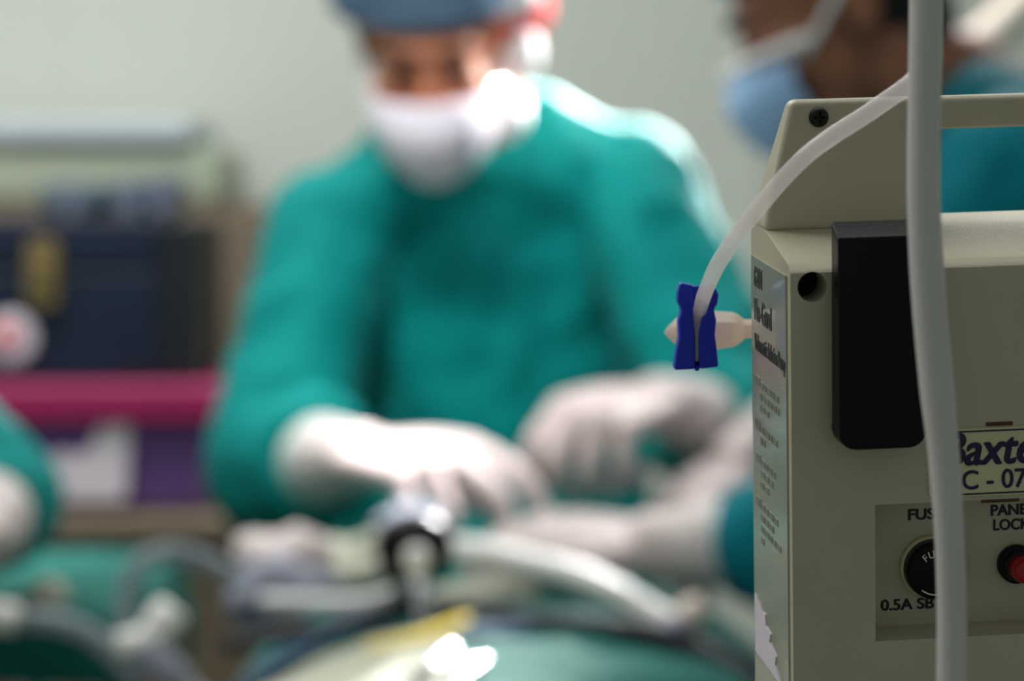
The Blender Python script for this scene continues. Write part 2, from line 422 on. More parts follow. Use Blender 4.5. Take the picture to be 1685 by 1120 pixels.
# ring of white letters and arc on the cap
FV = RD - .0057
for chx, ang in (('F', 128), ('U', 106), ('S', 84), ('E', 62)):
    bm = text_bm(chx, 0.0026, bold=0.00003)
    mx = sum(q.co.x for q in bm.verts) / len(bm.verts); a = math.radians(ang); R2 = Matrix.Rotation(a - math.pi / 2, 2)
    for q in bm.verts:
        p = R2 @ V((q.co.x - mx, q.co.y)).to_2d(); q.co = V((cx2 + math.cos(a) * .0038 + p.x, FV - q.co.z, cz2 + math.sin(a) * .0038 + p.y))
    pobj('lettering', bm, M['white_ink'], fcap, smooth=False)
b = bmesh.new(); tube(b, [(cx2 + math.cos(math.radians(a)) * .0061, FV, cz2 + math.sin(math.radians(a)) * .0061) for a in range(232, 309, 12)], .00022, 8)
pobj('turn_mark', b, M['white_ink'], fcap)
# panel lock button
lx, lz = Q(1671, 926, RD)
b = bmesh.new(); lathe(b, [(33 * k0, 0), (33 * k0, -.0018), (31 * k0, -.0022), (24 * k0, -.0022)], (lx, RD, lz), (0, 1, 0), 36)
lock = pobj('lock_button', b, M['black'])
b = bmesh.new(); lathe(b, [(29 * k0, -.002), (29 * k0, -.004), (26 * k0, -.0045), (22 * k0, -.0045)], (lx, RD, lz), (0, 1, 0), 6); pobj('hex_nut', b, M['screw'], lock, smooth=False, bevel=.0002)
b = bmesh.new(); lathe(b, [(22 * k0, -.004), (22 * k0, -.008), (19 * k0, -.0095), (10 * k0, -.0102), (0, -.0103)], (lx, RD, lz), (0, 1, 0), 32); rb = pobj('push_button', b, M['red'], lock); rb['label'] = 'red push button'
# label on the side face, with its printed lines
b = bmesh.new(); box(b, -.0005, .0002, .0035, DEP - .002, ZB + .004, -.003)
side = pobj('side_label', b, M['label_film'], smooth=False); side['label'] = 'glossy printed label on the side of the pump'
def side_text(s, y0, z, h, m, wid=None, **k):
    bm = text_bm(s, 1.0, **k); xs = [q.co.x for q in bm.verts]; w = max(xs) - min(xs); mn = min(xs)
    sc = h / 0.69; sx_ = (wid / w) if wid else sc
    # seen from outside the left face, reading runs from the back edge to the front edge
    for q in bm.verts:
        q.co = V((-.00055 - q.co.z, (DEP - y0) - (q.co.x - mn) * sx_, z + q.co.y * sc))
    pobj('lettering', bm, m, side, smooth=False)
side_text('6201', .006, -.0105, .0052, M['grey_ink'], wid=.010, bold=0.03)
side_text('Flo-Gard', .006, -.0195, .0058, M['grey_ink'], wid=.021, bold=0.03)
side_text('Volumetric Infusion Pump', .006, -.0275, .0042, M['grey_ink'], wid=.037, bold=0.03)
zz = -.037
rnd = random.Random(7)
b = bmesh.new()
while zz > -.074:
    lines = rnd.choice((2, 3, 3, 4)); head = True
    for l in range(lines):
        y = .006 + (0.0 if head else .006); end = rnd.uniform(.026, .034) if l < lines - 1 else rnd.uniform(.014, .024)
        while y < end:
            wl = rnd.uniform(.002, .0058) if not head else .006
            hh = .0018 if not head else .0024
            box(b, -.00062, -.0005, DEP - y - wl, DEP - y, zz, zz + hh); y += wl + .0011; head = False
        zz -= .0031
    zz -= .0026
pobj('small_print', b, M['pale_ink'], side, smooth=False)
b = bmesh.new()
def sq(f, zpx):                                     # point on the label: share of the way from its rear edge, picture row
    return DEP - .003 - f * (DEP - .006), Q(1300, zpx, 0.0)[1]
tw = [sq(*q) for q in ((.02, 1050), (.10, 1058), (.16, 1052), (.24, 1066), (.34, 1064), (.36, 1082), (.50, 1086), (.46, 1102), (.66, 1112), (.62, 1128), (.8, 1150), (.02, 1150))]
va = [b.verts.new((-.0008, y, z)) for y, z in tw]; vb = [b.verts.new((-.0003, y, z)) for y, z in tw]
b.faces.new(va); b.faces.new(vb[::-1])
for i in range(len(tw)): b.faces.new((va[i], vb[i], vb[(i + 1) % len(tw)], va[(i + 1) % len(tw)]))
wp = pobj('glare_patch', b, M['paper'], side, smooth=False); wp['label'] = 'white patch standing for glare at the foot of the printed label'  # bright glare on the film, built as a jagged white sheet
# pole clamp that carries the pump
b = bmesh.new(); tube(b, [(W - .01, .07, -.06), (W + .03, .07, -.06)], .014, 20, caps='flat'); box(b, W + .025, W + .06, .045, .095, -.085, -.035)
pobj('pole_clamp', b, M['black'], bevel=.002)
polep = pump.matrix_world @ V((W + .060, .07, -.06))
pole = empty('drip_stand', (polep.x + .012, polep.y, 0), 'chrome drip stand pole with five-footed base that carries the pump', 'drip stand')
b = bmesh.new(); tube(b, [(polep.x + .012, polep.y, .06), (polep.x + .012, polep.y, 2.0)], .0125, 20, caps='flat'); obj('pole', b, M['chrome'], pole)
b = bmesh.new(); lathe(b, [(.035, .0), (.035, .05), (.02, .08)], (polep.x + .012, polep.y, .05)); obj('hub', b, M['chrome'], pole)
for k in range(5):
    a = k * 2 * math.pi / 5 + .3; d = V((math.cos(a), math.sin(a), 0)); c = V((polep.x + .012, polep.y, 0))
    b = bmesh.new(); tube(b, [c + d * .02 + V((0, 0, .085)), c + d * .15 + V((0, 0, .075)), c + d * .29 + V((0, 0, .062))], .011, 12); obj('foot', b, M['chrome'], pole)
    b = bmesh.new(); lathe(b, [(.026, -.01), (.027, 0), (.026, .01)], c + d * .29 + V((0, 0, .027)), d.cross(V((0, 0, 1)))); obj('caster', b, M['black'], pole)

# ================================================================== tubes in front of the pump
b = bmesh.new()
G = .553
tube(b, [P(1526, -420, G), P(1525, -160, G), P(1524, 40, G), P(1521, 180, G), P(1520, 330, G), P(1527, 470, G), P(1540, 620, G), P(1554, 760, G), P(1562, 880, G), P(1566, 1000, G), P(1566, 1130, G), P(1566, 1400, G), P(1566, 2400, G), P(1560, 4500, G)],
     [.0040, .0040, .0039, .0038, .0038, .0040, .0040, .0036, .0034, .0034, .0035, .0035, .0035, .0035], 24, 12, flat=1.0)
tag(obj('hanging_hose', b, M['grey_tube']), 'thick grey hose hanging straight down in front of the pump', 'hose')
b = bmesh.new()
pts = [P(1540, -120, .575), P(1532, 40, .578), P(1512, 120, .58), P(1440, 178, .583), P(1330, 253, .588), P(1245, 345, .60), P(1187, 425, .62), P(1160, 482, .640), P(1150, 518, .6515)]
tube(b, pts, [14.5 * .59 / F] * 7 + [13.5 * .6 / F, 12 * .6 / F], 24, 10)
tag(obj('drip_line', b, M['clear_tube']), 'clear plastic drip line curving across the pump to the blue clamp', 'tube')
# blue pinch clamp with V slot
CD = .652; kc = CD / F
clampo = P(1145, 540, CD)
cl = empty('tube_clamp', clampo, 'blue plastic pinch clamp gripping the clear drip line', 'clamp')
Lp = [(1118, 464), (1140, 468), (1141, 500), (1139, 508), (1142, 545), (1143, 606), (1108, 608), (1110, 585), (1116, 555), (1115, 528), (1120, 508), (1114, 496), (1114, 480)]
Rp = [(1168, 466), (1176, 474), (1181, 484), (1179, 500), (1173, 506), (1177, 526), (1175, 550), (1179, 582), (1181, 602), (1149, 606), (1147, 545), (1156, 508), (1157, 500), (1158, 467)]
for pl in (Lp, Rp):
    b = bmesh.new(); prism(b, [(P(x, y, CD).x, P(x, y, CD).z) for x, y in pl], CD - .0035, CD + .004)
    obj('jaw', b, M['blue'], cl, bevel=.0007, seg=3)
b = bmesh.new(); q1 = P(1142, 599, CD); q2 = P(1150, 610, CD); box(b, q1.x, q2.x, CD - .0028, CD + .0035, q2.z, q1.z); obj('latch', b, M['blue'], cl, bevel=.0006)
b = bmesh.new(); q1 = P(1139, 470, CD); q2 = P(1159, 600, CD); box(b, q1.x, q2.x, CD + .0015, CD + .0038, q2.z, q1.z); obj('spine', b, M['blue'], cl, bevel=.0006)
# flattened tube end in the slot
b = bmesh.new(); prism(b, [(P(x, y, CD).x, P(x, y, CD).z) for x, y in ((1133, 500), (1162, 500), (1154, 530), (1149, 560), (1149, 594), (1142, 594), (1142, 560), (1139, 530))], CD - .0032, CD + .002)
sq = obj('pinched_tube', b, M['clear_tube'], cl, bevel=.0005); sq['label'] = 'pinched clear tube in the slot'
# cream connector behind the clamp, reaching the pump
b = bmesh.new(); c0 = P(1093, 547, .672); c1 = P(1243, 540, .668)
ax = (c1 - c0).normalized(); kk = .67 / F
prof = [(1, 0), (10, 6), (25, 22), (32, 40), (34, 84), (31, 112), (26, 122), (17, 132), (16, 150)]
lathe(b, [(r * kk, h * kk) for r, h in prof], c0, ax, 8, up=V((0, -0.38, 1)))
tag(obj('tube_connector', b, M['cream_plastic'], bevel=.0006, smooth=True), 'cream translucent tube connector behind the blue clamp', 'connector')

# ================================================================== people
def frame(fwd, up):
    f = V(fwd).normalized(); u = V(up); u = (u - f * u.dot(f)).normalized(); s = u.cross(f)   # s points to the picture side
    return Matrix((s, f, u)).transposed()           # columns: side, forward, up
def hand(bm, wrist, d, back, right, curls, inf=0.0, spread=1.0, elbow=None, cuff=0.0, thumb=(0.55, 0.8, -0.25), sc=1.0):
    X = V(d).normalized(); Z = V(back); Z = (Z - X * Z.dot(X)).normalized(); Y = Z.cross(X) * (1 if right else -1)
    W_ = V(wrist)
    def T(x, y, z): return W_ + (X * x + Y * y + Z * z) * sc
    ell(bm, W_, (.0255 + inf,) * 3 if cuff else .017, None, 3)
    offs = (.031, .0105, -.0105, -.0300); lens = ((.041, .026, .021), (.045, .029, .022), (.041, .027, .021), (.032, .020, .018))
    rads = (.0098, .0100, .0094, .0083)
    tube(bm, [T(-.01, 0, 0), T(.03, 0, -.004), T(.075, 0, -.002)], [.027 + inf, .030 + inf, .030 + inf], 16, 4, flat=.62)
    for i in range(4):
        y = offs[i] * spread; kx = (.088, .092, .087, .078)[i]
        tube(bm, [T(.0, y * .45, 0), T(.045, y * .85, .002), T(kx, y, .0)], [.014 + inf, .013 + inf, rads[i] + .002 + inf], 12, 4)
        p = V((kx, y, 0)); a = 0; pts = [T(*p)]; fan = (y * 1.2)
        for L_, c_ in zip(lens[i], curls[i]):
            a += math.radians(c_)
            p = p + V((math.cos(a) * L_, fan * L_, -math.sin(a) * L_)); pts.append(T(*p))
        tube(bm, pts, [rads[i] + .0012 + inf, rads[i] + .0004 + inf, rads[i] - .0008 + inf, rads[i] - .0022 + inf], 12, 5)
    p = V((.018, .020, -.008)); d1 = V(thumb).normalized(); d2 = (d1 + V((.45, -.15, -.15))).normalized(); d3 = (d2 + V((.45, -.25, -.1))).normalized()
    pts = [p]; 
    for dd, L_ in ((d1, .042), (d2, .032), (d3, .026)): pts.append(pts[-1] + dd * L_)
    tube(bm, [T(*q) for q in pts], [.0165 + inf, .013 + inf, .011 + inf, .0088 + inf], 12, 5)
    if elbow is not None:
        e = (V(elbow) - W_).normalized()
        if cuff: tube(bm, [W_ + X * .012, W_ + e * .02, W_ + e * cuff * .6, W_ + e * cuff], [.029 + inf, .031 + inf, .037 + inf, .041 + inf], 20, 4, caps='flat')
def fold_fn(amp, seed, sx=13.0, sz=3.6):
    o = V((seed * 3.1, seed * 1.7, seed))
    def f(p):
        q = V((p.x * sx, p.y * sx, p.z * sz)) + o
        r = 1 - abs(noise.noise(q)) * 2
        r2 = 1 - abs(noise.noise(p * 15 + o)) * 2
        return amp * (noise.noise(q * .6) * 1.1 + .55 * r + .5 * r2 - .6)
    return f
def person(label, hc, fwd, up, neck, shoulders, elbows, wrists, hands, chest, waist, hips, knees, feet, skin, gown_m, cap_m, mask_m, shoulder_r=.074, folds=.008, seed=1, sleeve=(.078, .074, .072, .056), hem=.36, torso=(.175, .115), gown_neck=.075, cap_w=(1.0, 1.0), low_strap=True):
    hc = V(hc); R = frame(fwd, up)
    def Hd(s, f, u): return hc + R @ V((s, f, u))
    bm = bmesh.new()
    # head
    ell(bm, Hd(0, -.012, .035), (.073, .094, .086), R); ell(bm, Hd(0, .028, -.035), (.062, .060, .082), R)
    ell(bm, Hd(0, .044, -.085), (.047, .044, .034), R); ell(bm, Hd(0, .070, -.102), .019, R); ell(bm, Hd(0, .068, .026), (.052, .024, .014), R)
    tube(bm, [Hd(0, .082, .012), Hd(0, .098, -.014), Hd(0, .108, -.034)], [.008, .009, .0125], 10, 4); ell(bm, Hd(.011, .094, -.038), .009, R, 2); ell(bm, Hd(-.011, .094, -.038), .009, R, 2)
    ell(bm, Hd(0, .087, -.072), (.023, .010, .010), R)
    for s in (-1, 1):
        ell(bm, Hd(s * .036, .060, -.028), (.026, .028, .026), R); ell(bm, Hd(s * .032, .072, .002), (.0155, .0155, .013), R)
        ell(bm, Hd(s * .075, -.012, -.012), (.008, .019, .031), R); ell(bm, Hd(s * .073, -.004, -.035), (.007, .010, .011), R)
    nb = V(neck)
    tube(bm, [Hd(0, -.022, -.03), Hd(0, -.028, -.085), nb, nb.lerp(V(chest), .3)], [.052, .054, .060, .075], 20, 6)
    # trunk, arms, legs
    ch, wa, hp = V(chest), V(waist), V(hips)
    yaw = V(shoulders[1]) - V(shoulders[0]); yw = math.atan2(yaw.y, yaw.x)
    Rz = Matrix.Rotation(yw, 3, 'Z')
    ell(bm, ch, (torso[0] * .86, torso[1] * .86, .17), Rz); ell(bm, wa, (.135, .095, .15), Rz); ell(bm, hp, (.155, .11, .12), Rz)
    tube(bm, [ch, wa, hp], [.11, .10, .11], 16, 6)
    tube(bm, [V(shoulders[0]), nb.lerp(ch, .22), V(shoulders[1])], [.044, .056, .044], 16, 6)
    for i in (0, 1):
        s, e, w = V(shoulders[i]), V(elbows[i]), V(wrists[i])
        tube(bm, [s, s.lerp(e, .5), e], [.052, .047, .039], 14, 5); tube(bm, [e, e.lerp(w, .35), w.lerp(e, .04)], [.039, .038, .021], 14, 5)
        hand(bm, w, **{k: v for k, v in hands[i].items()}, inf=-.0014)
        k_, ft = V(knees[i]), V(feet[i]); hj = hp + Rz @ V(((-1, 1)[i] * .085, 0, -.03))
        tube(bm, [hj, hj.lerp(k_, .5), k_], [.085, .075, .055], 16, 5); tube(bm, [k_, k_.lerp(ft, .35), ft + V((0, 0, .06))], [.055, .055, .036], 16, 5)
        fd = R @ V((0, 1, 0)); fd.z = 0; fd.normalize()
        tube(bm, [ft + V((0, 0, .045)), ft + fd * .08 + V((0, 0, .035)), ft + fd * .17 + V((0, 0, .025))], [.038, .034, .022], 12, 4)
    body = grow('person', bm, skin, .006, 5)
    tag(body, label, 'person')
    # shoes, trousers
    for i in (0, 1):
        ft = V(feet[i]); bm = bmesh.new()
        tube(bm, [ft + V((0, 0, .046)) - fd * .03, ft + fd * .08 + V((0, 0, .044)), ft + fd * .18 + V((0, 0, .034))], [.045, .046, .032], 14, 4)
        box(bm, -.04, .04, -.075, .2, 0.0, .022, Matrix.Translation(ft) .to_3x3() if False else None)
        for v in bm.verts[-8:] if False else []: pass
        q = math.atan2(fd.y, fd.x) - math.pi / 2
        vs = [v for v in bm.verts][-8:]
        for v in vs: v.co = ft * V((1, 1, 0)).length * 0 + V((ft.x, ft.y, 0)) + Matrix.Rotation(q, 3, 'Z') @ v.co
        grow('shoe', bm, M['shoe'], .006, 3, body)
    bm = bmesh.new()
    for i in (0, 1):
        k_, ft = V(knees[i]), V(feet[i]); hj = hp + Rz @ V(((-1, 1)[i] * .085, 0, -.03))
        tube(bm, [hj, k_, ft + V((0, 0, .10))], [.11, .085, .075], 18, 6, caps='flat')
    grow('trousers', bm, M['trousers'], .01, 4, body, fold_fn(.006, seed + 5))
    # gown
    bm = bmesh.new()
    nt = nb
    bd = V((0, 0, 0))
    rings = [(V((hp.x, hp.y, hem)), .25, .20), (V((hp.x, hp.y, hem + .25)), .235, .185), (hp, .205, .155), (wa, torso[0] * 1.03, torso[1] * 1.12), (ch + V((0, 0, -.04)), torso[0] * 1.06, torso[1] * 1.1), (ch + V((0, 0, .07)), torso[0] * .98, torso[1] * 1.02), (nb.lerp(ch, .30), .12, .10)]
    loft(bm, rings)
    ell(bm, ch, (torso[0] * .86 + .016, torso[1] * .86 + .018, .188), Rz); ell(bm, wa, (.152, .112, .17), Rz); ell(bm, hp, (.178, .135, .15), Rz)
    tube(bm, [ch, wa, hp], [.13, .12, .13], 16, 6)
    for i in (0, 1):
        hj = hp + Rz @ V(((-1, 1)[i] * .085, 0, -.03)); tube(bm, [hj, hj.lerp(V(knees[i]), .9)], [.132, .11], 18, 6)
    tube(bm, [V(shoulders[0]), nb.lerp(ch, .16), V(shoulders[1])], [shoulder_r * .92, gown_neck, shoulder_r * .92], 20, 8)
    for i in (0, 1):
        s, e, w = V(shoulders[i]), V(elbows[i]), V(wrists[i])
        tube(bm, [s, s.lerp(e, .5), e], [sleeve[0], sleeve[1], sleeve[2]], 20, 8)
        tube(bm, [e, e.lerp(w, .5), w + (e - w).normalized() * .105], [sleeve[2], (sleeve[2] + sleeve[3]) / 2, sleeve[3]], 20, 8)
    grow('gown', bm, gown_m, .009, 8, body, fold_fn(folds, seed))
    # gloves with knit cuffs below
    for i in (0, 1):
        bm = bmesh.new(); hand(bm, V(wrists[i]), **hands[i], inf=.0012, elbow=elbows[i], cuff=.085)
        grow('glove', bm, M['glove'], .0032, 3, body)
        e = (V(elbows[i]) - V(wrists[i])).normalized(); w = V(wrists[i])
        bm = bmesh.new(); tube(bm, [w + e * .03, w + e * .07, w + e * .11], [.034, .040, .048], 20, 4, caps='flat'); obj('cuff', bm, M['cuff'], body)
    # cap, hair, brows, eyes
    bm = bmesh.new(); n1, n2 = 40, 18; rows = []
    for j in range(n2 + 1):
        row = []
        for i in range(n1):
            a = 2 * math.pi * i / n1; t = math.radians(2 + (88 - 8 * math.sin(a)) * j / n2)
            d = V((math.sin(t) * math.cos(a), math.sin(t) * math.sin(a), math.cos(t)))
            puff = 1 + .05 * noise.noise(d * 5 + V((seed, 0, 0))) * math.sin(t) + .06 * math.sin(math.radians(min(180, 190 * j / n2)))
            back = -max(0, -d.y) * .045 * (j / n2)
            row.append(bm.verts.new(Hd(d.x * .083 * puff * (cap_w[0] if d.x < 0 else cap_w[1]), -.014 + d.y * .104 * puff, .040 + d.z * .098 * puff + back)))
        rows.append(row)
    for A, B in zip(rows, rows[1:]):
        for i in range(n1): bm.faces.new((A[i], A[(i + 1) % n1], B[(i + 1) % n1], B[i]))
    bm.faces.new(rows[0])
    cap = obj('surgical_cap', bm, cap_m, body, solid=.0025, sub=1)
    bm = bmesh.new(); ell(bm, Hd(0, -.040, .005), (.079, .070, .072), R); ell(bm, Hd(0, -.055, -.045), (.060, .040, .045), R)
    grow('hair', bm, M['hair'], .006, 3, body, fold_fn(.003, 9, 90, 30))
    for s in (-1, 1):
        bm = bmesh.new(); tube(bm, [Hd(s * .013, .0925, .024), Hd(s * .032, .091, .031), Hd(s * .053, .074, .025)], [.004, .0045, .002], 8, 5); obj('eyebrow', bm, M['hair'], body)
        bm = bmesh.new(); ell(bm, Hd(s * .032, .0845, -.002), (.0125, .0055, .0042), R, 2); obj('eye', bm, M['eye'], body)
    # mask: a pleated cup over nose, mouth and chin
    bm = bmesh.new(); na, nt_ = 28, 16; rows = []
    prof = [(-.014, .116, .066), (-.035, .132, .071), (-.065, .134, .070), (-.095, .120, .062), (-.124, .088, .046)]
    for j in range(nt_ + 1):
        t = j / nt_ * (len(prof) - 1); k_ = min(int(t), len(prof) - 2); f = t - k_; f = f * f * (3 - 2 * f) * .5 + f * .5
        u, rf, rs = (prof[k_][q] * (1 - f) + prof[k_ + 1][q] * f for q in range(3))
        pleat = .0016 * math.sin(j / nt_ * math.pi * 7); row = []
        for i in range(na + 1):
            a = math.radians(-68 + 136 * i / na); c_ = max(0, math.cos(a)) ** .75
            du = -.018 * (1 - math.cos(a)) * (1 - j / nt_) * 1.2 + .03 * (1 - math.cos(a)) * (j / nt_)
            row.append(bm.verts.new(Hd(rs * math.sin(a), .012 + (rf - .012 + pleat) * c_, u + du)))
        rows.append(row)
    for A, B in zip(rows, rows[1:]):
        for i in range(na): bm.faces.new((A[i], A[i + 1], B[i + 1], B[i]))
    mk = obj('face_mask', bm, mask_m, body, solid=.0022, sub=1)
    for s in (-1, 1):
        bm = bmesh.new(); tube(bm, [Hd(s * .062, .050, -.028), Hd(s * .080, .0, .005), Hd(s * .089, -.05, .045), Hd(s * .066, -.102, .065), Hd(0, -.128, .07)], .0035, 8, 6); obj('mask_strap', bm, M['tie'], mk)
        if not low_strap: continue
        bm = bmesh.new(); tube(bm, [Hd(s * .052, .045, -.095), Hd(s * .072, -.012, -.068), Hd(s * .079, -.05, -.05), Hd(s * .05, -.095, -.045), Hd(0, -.112, -.04)], .0035, 8, 6); obj('mask_strap', bm, M['tie'], mk)
    return body, Hd, cap, mk

gentle = ((25, 25, 18), (30, 30, 20), (36, 34, 22), (42, 36, 24))
# --- surgeon at the far side of the table
w0 = P(592, 750, 2.32); w1 = P(1085, 662, 2.38)
surgeon, SH, scap, smask = person(
    'person in green gown, grey-blue cap and white mask bending over the patient',
    P(714, 66, 2.50), (-.03, -.86, -.50), (-.05, -.50, .86), P(785, 222, 2.66),
    [P(545, 372, 2.63), P(1040, 312, 2.64)], [P(466, 766, 2.50), P(1205, 715, 2.50)], [w0, w1],
    [dict(d=P(800, 765, 2.22) - w0, back=(.1, -.35, 1), right=True, spread=1.3, curls=((22, 24, 14), (34, 38, 22), (66, 58, 32), (74, 60, 34)), thumb=(.85, .35, -.5), sc=1.15),
     dict(d=P(915, 700, 2.28) - w1, back=(-.3, -.55, .8), right=False, spread=1.2, curls=((48, 50, 30), (62, 58, 38), (72, 62, 40), (78, 62, 40)), thumb=(.7, .35, -.6), sc=1.1)],
    P(800, 420, 2.71), P(818, 720, 2.72), (-.03, 2.74, .92), [(-.13, 2.74, .50), (.08, 2.74, .50)], [(-.14, 2.76, 0), (.10, 2.76, 0)],
    M['skin'], M['gown'], M['cap'], M['maskw'], seed=1, folds=.011, gown_neck=.086, cap_w=(1.28, 1.06), torso=(.158, .112), sleeve=(.074, .072, .076, .058), shoulder_r=.070)
# red cap edge at the side of the head, its blown-out light built in white, and the mask ties by ear and neck
def blobby(name, pts, r, m, parent):
    bm = bmesh.new(); tube(bm, pts, r, 12, 5); return grow(name, bm, m, .004, 2, parent)
blobby('cap_edge', [P(815, 50, 2.50), P(850, 44, 2.50), P(880, 24, 2.51), P(886, -15, 2.52)], [.010, .016, .017, .013], M['redcloth'], scap)['label'] = 'red edge of the cap'
blobby('cap_edge', [P(838, 8, 2.47), P(858, -2, 2.47), P(868, -25, 2.48)], [.018, .019, .014], M['tie'], scap)['label'] = 'cap edge coloured white for hard lamp light'
blobby('tie_knot', [P(850, 118, 2.50), P(858, 95, 2.49), P(866, 76, 2.49)], [.015, .020, .016], M['tie'], smask)
blobby('tie_knot', [P(834, 208, 2.49), P(842, 190, 2.49), P(850, 172, 2.50)], [.016, .018, .013], M['tie'], smask)
blobby('mask_strap', [P(862, 85, 2.50), P(854, 135, 2.51), P(846, 185, 2.50)], [.008, .008, .008], M['tie'], smask)

# --- assistant beside the table, seen in profile
aw0 = P(1070, 900, 2.14); aw1 = P(1215, 765, 2.36)
assistant, AH, acap, amask = person(
    'person in teal gown and light blue mask, head bowed in profile behind the pump',
    P(1372, 2, 2.20), (-.87, .06, -.49), (-.49, 0, .87), P(1565, 155, 2.22),
    [P(1680, 320, 2.06), P(1665, 285, 2.40)], [P(1490, 880, 2.08), P(1440, 600, 2.45)], [aw0, aw1],
    [dict(d=P(860, 895, 2.14) - aw0, back=(.0, -.45, 1), right=False, curls=gentle, thumb=(.8, .5, -.3), sc=1.05),
     dict(d=P(1090, 862, 2.30) - aw1, back=(-.4, -.3, .8), right=True, curls=((40, 40, 25), (44, 44, 25), (48, 46, 28), (52, 48, 28)), sc=1.0)],
    P(1790, 420, 2.24), P(1980, 740, 2.24), (.78, 2.24, .90), [(.74, 2.16, .49), (.74, 2.33, .49)], [(.80, 2.14, 0), (.80, 2.36, 0)],
    M['skin_dark'], M['gown_teal'], M['capb'], M['maskb'], seed=3, folds=.010, gown_neck=.062, low_strap=False, torso=(.165, .125), sleeve=(.080, .076, .078, .058))
bm = bmesh.new()
tube(bm, [AH(s_, f_, u_) for s_, f_, u_ in ((-.066, .045, -.018), (-.045, .09, -.012), (0, .1175, -.013), (.045, .09, -.012), (.066, .045, -.018))], .006, 10, 6)
obj('nose_band', bm, M['tie'], amask)['label'] = 'white upper edge of the mask'

# --- helper at the picture's edge, of whom a bent sleeve shows
hw0 = P(-62, 885, 1.93); hw1 = V((-.98, 1.86, 1.10))
helper, _, _, _ = person(
    'person in green gown at the edge of the view, bent elbow above the instrument tray',
    (-.88, 2.02, 1.60), (.25, -.85, -.35), (.1, -.3, .9), (-.88, 2.10, 1.47),
    [(-1.03, 2.10, 1.38), (-.71, 2.12, 1.38)], [(-1.12, 2.0, 1.12), (-.432, 2.06, 1.125)], [hw1, hw0],
    [dict(d=(.3, -.8, -.1), back=(0, -.1, 1), right=True, curls=gentle), dict(d=(-.85, -.35, -.1), back=(0, -.1, 1), right=False, curls=gentle)],
    (-.88, 2.14, 1.28), (-.88, 2.16, 1.08), (-.88, 2.18, .90), [(-.98, 2.16, .49), (-.79, 2.16, .49)], [(-.99, 2.2, 0), (-.78, 2.2, 0)],
    M['skin'], M['gown'], M['capb'], M['maskw'], seed=6, folds=.006, torso=(.145, .105), sleeve=(.062, .056, .052, .045))

# ================================================================== operating table with drapes
TX0, TX1, TY0, TY1 = -.25, .26, .95, 2.38
tbl = empty('operating_table', (-.02, 1.6, 0), 'padded steel operating table under the green drape', 'operating table')
b = bmesh.new(); box(b, TX0 + .01, TX1 - .01, TY0 + .02, TY1 - .02, .80, .872); obj('mattress', b, M['black'], tbl, bevel=.015, seg=3)
b = bmesh.new(); box(b, TX0 + .02, TX1 - .02, TY0 + .05, TY1 - .05, .76, .80); obj('table_frame', b, M['steel'], tbl, bevel=.004)
b = bmesh.new(); box(b, -.14, .10, 1.45, 1.85, .12, .76); obj('column', b, M['steel'], tbl, bevel=.01)
b = bmesh.new(); box(b, -.26, .22, 1.15, 2.1, .0, .12); obj('base', b, M['metalp'], tbl, bevel=.02, seg=3)
def mound(x, y):
    px = max(0, 1 - (abs(x - .0) / .27) ** 3.2); py = max(0, 1 - (abs(y - 2.07) / .62) ** 2.0)
    return .885 + .145 * px ** .7 * py ** .8
def drape_pt(u, v, seed=0, lift=0.0):
    """u across, v along: lies on the table and the mound, hangs down past the edges"""
    x = max(TX0 - .012, min(TX1 + .012, u)); y = max(TY0 - .012, min(TY1 + .012, v))
    du = abs(u - x); dv = abs(v - y)
    z = mound(x, y) + lift
    n = noise.noise(V((u * 9, v * 9, seed))) * .012 + (.5 - abs(noise.noise(V((u * 16 + v * 9, v * 13, seed + 4))))) * .018 - .006
    if du or dv:
        w = (du + dv)
        z = .885 - w + lift; k = min(1, w / .12)
        x += math.copysign(du * .06 + (.010 * math.sin(v * 30) + .012) * k + .004, u) if du else 0
        y += math.copysign(dv * .10 + (.016 * math.sin(u * 32) + .012) * k + .004, v - 1.6) if dv else 0
    else: z += max(n, -.004) + .004
    return V((x, y, z))
def cloth(name, u0, u1, v0, v1, nu, nv, m, label, cat, seed=0, lift=0.0, parent=None, edge=None, group=None):
    bm = bmesh.new(); rows = []
    for j in range(nv + 1):
        row = []
        for i in range(nu + 1):
            fu, fv = i / nu, j / nv
            if edge: fu, fv = edge(fu, fv)
            row.append(bm.verts.new(drape_pt(u0 + (u1 - u0) * fu, v0 + (v1 - v0) * fv, seed, lift)))
        rows.append(row)
    for A, B in zip(rows, rows[1:]):
        for i in range(nu): bm.faces.new((A[i], A[i + 1], B[i + 1], B[i]))
    o = obj(name, bm, m, parent, solid=.003, sub=1)
    return tag(o, label, cat, group)
cloth('surgical_drape', TX0 - .40, TX1 + .40, TY0 - .35, TY1 + .30, 70, 90, M['drape'], 'large green surgical drape covering the patient and table', 'surgical drape')
cloth('towel', -.265, -.045, 1.68, 1.905, 30, 22, M['creamcloth'], 'cream towel spread on the near side of the green drape', 'towel', 0, .007, edge=lambda a, b_: (a, b_ * 1.0 + .25 * (a - .5)))
cloth('towel', -.255, -.10, 1.935, 2.02, 26, 14, M['slate'], 'slate blue cloth strip behind the cream towel', 'towel', 0, .012, edge=lambda a, b_: (a, b_ + .35 * (a - .5)))
def top(x, y, D, lift=0.0):
    """the point of the draped mound under a sight line, kept at distance D"""
    p = P(x, y, D); return p
def heap(name, parts, m, label, cat, seed, amp=.006, group=None, voxel=.005):
    bm = bmesh.new()
    for c, r in parts: ell(bm, c, r, Matrix.Rotation(seed, 3, 'Z'))
    return tag(grow(name, bm, m, voxel, 3, None, fold_fn(amp, seed, 45, 45)), label, cat, group)
D1 = 2.10
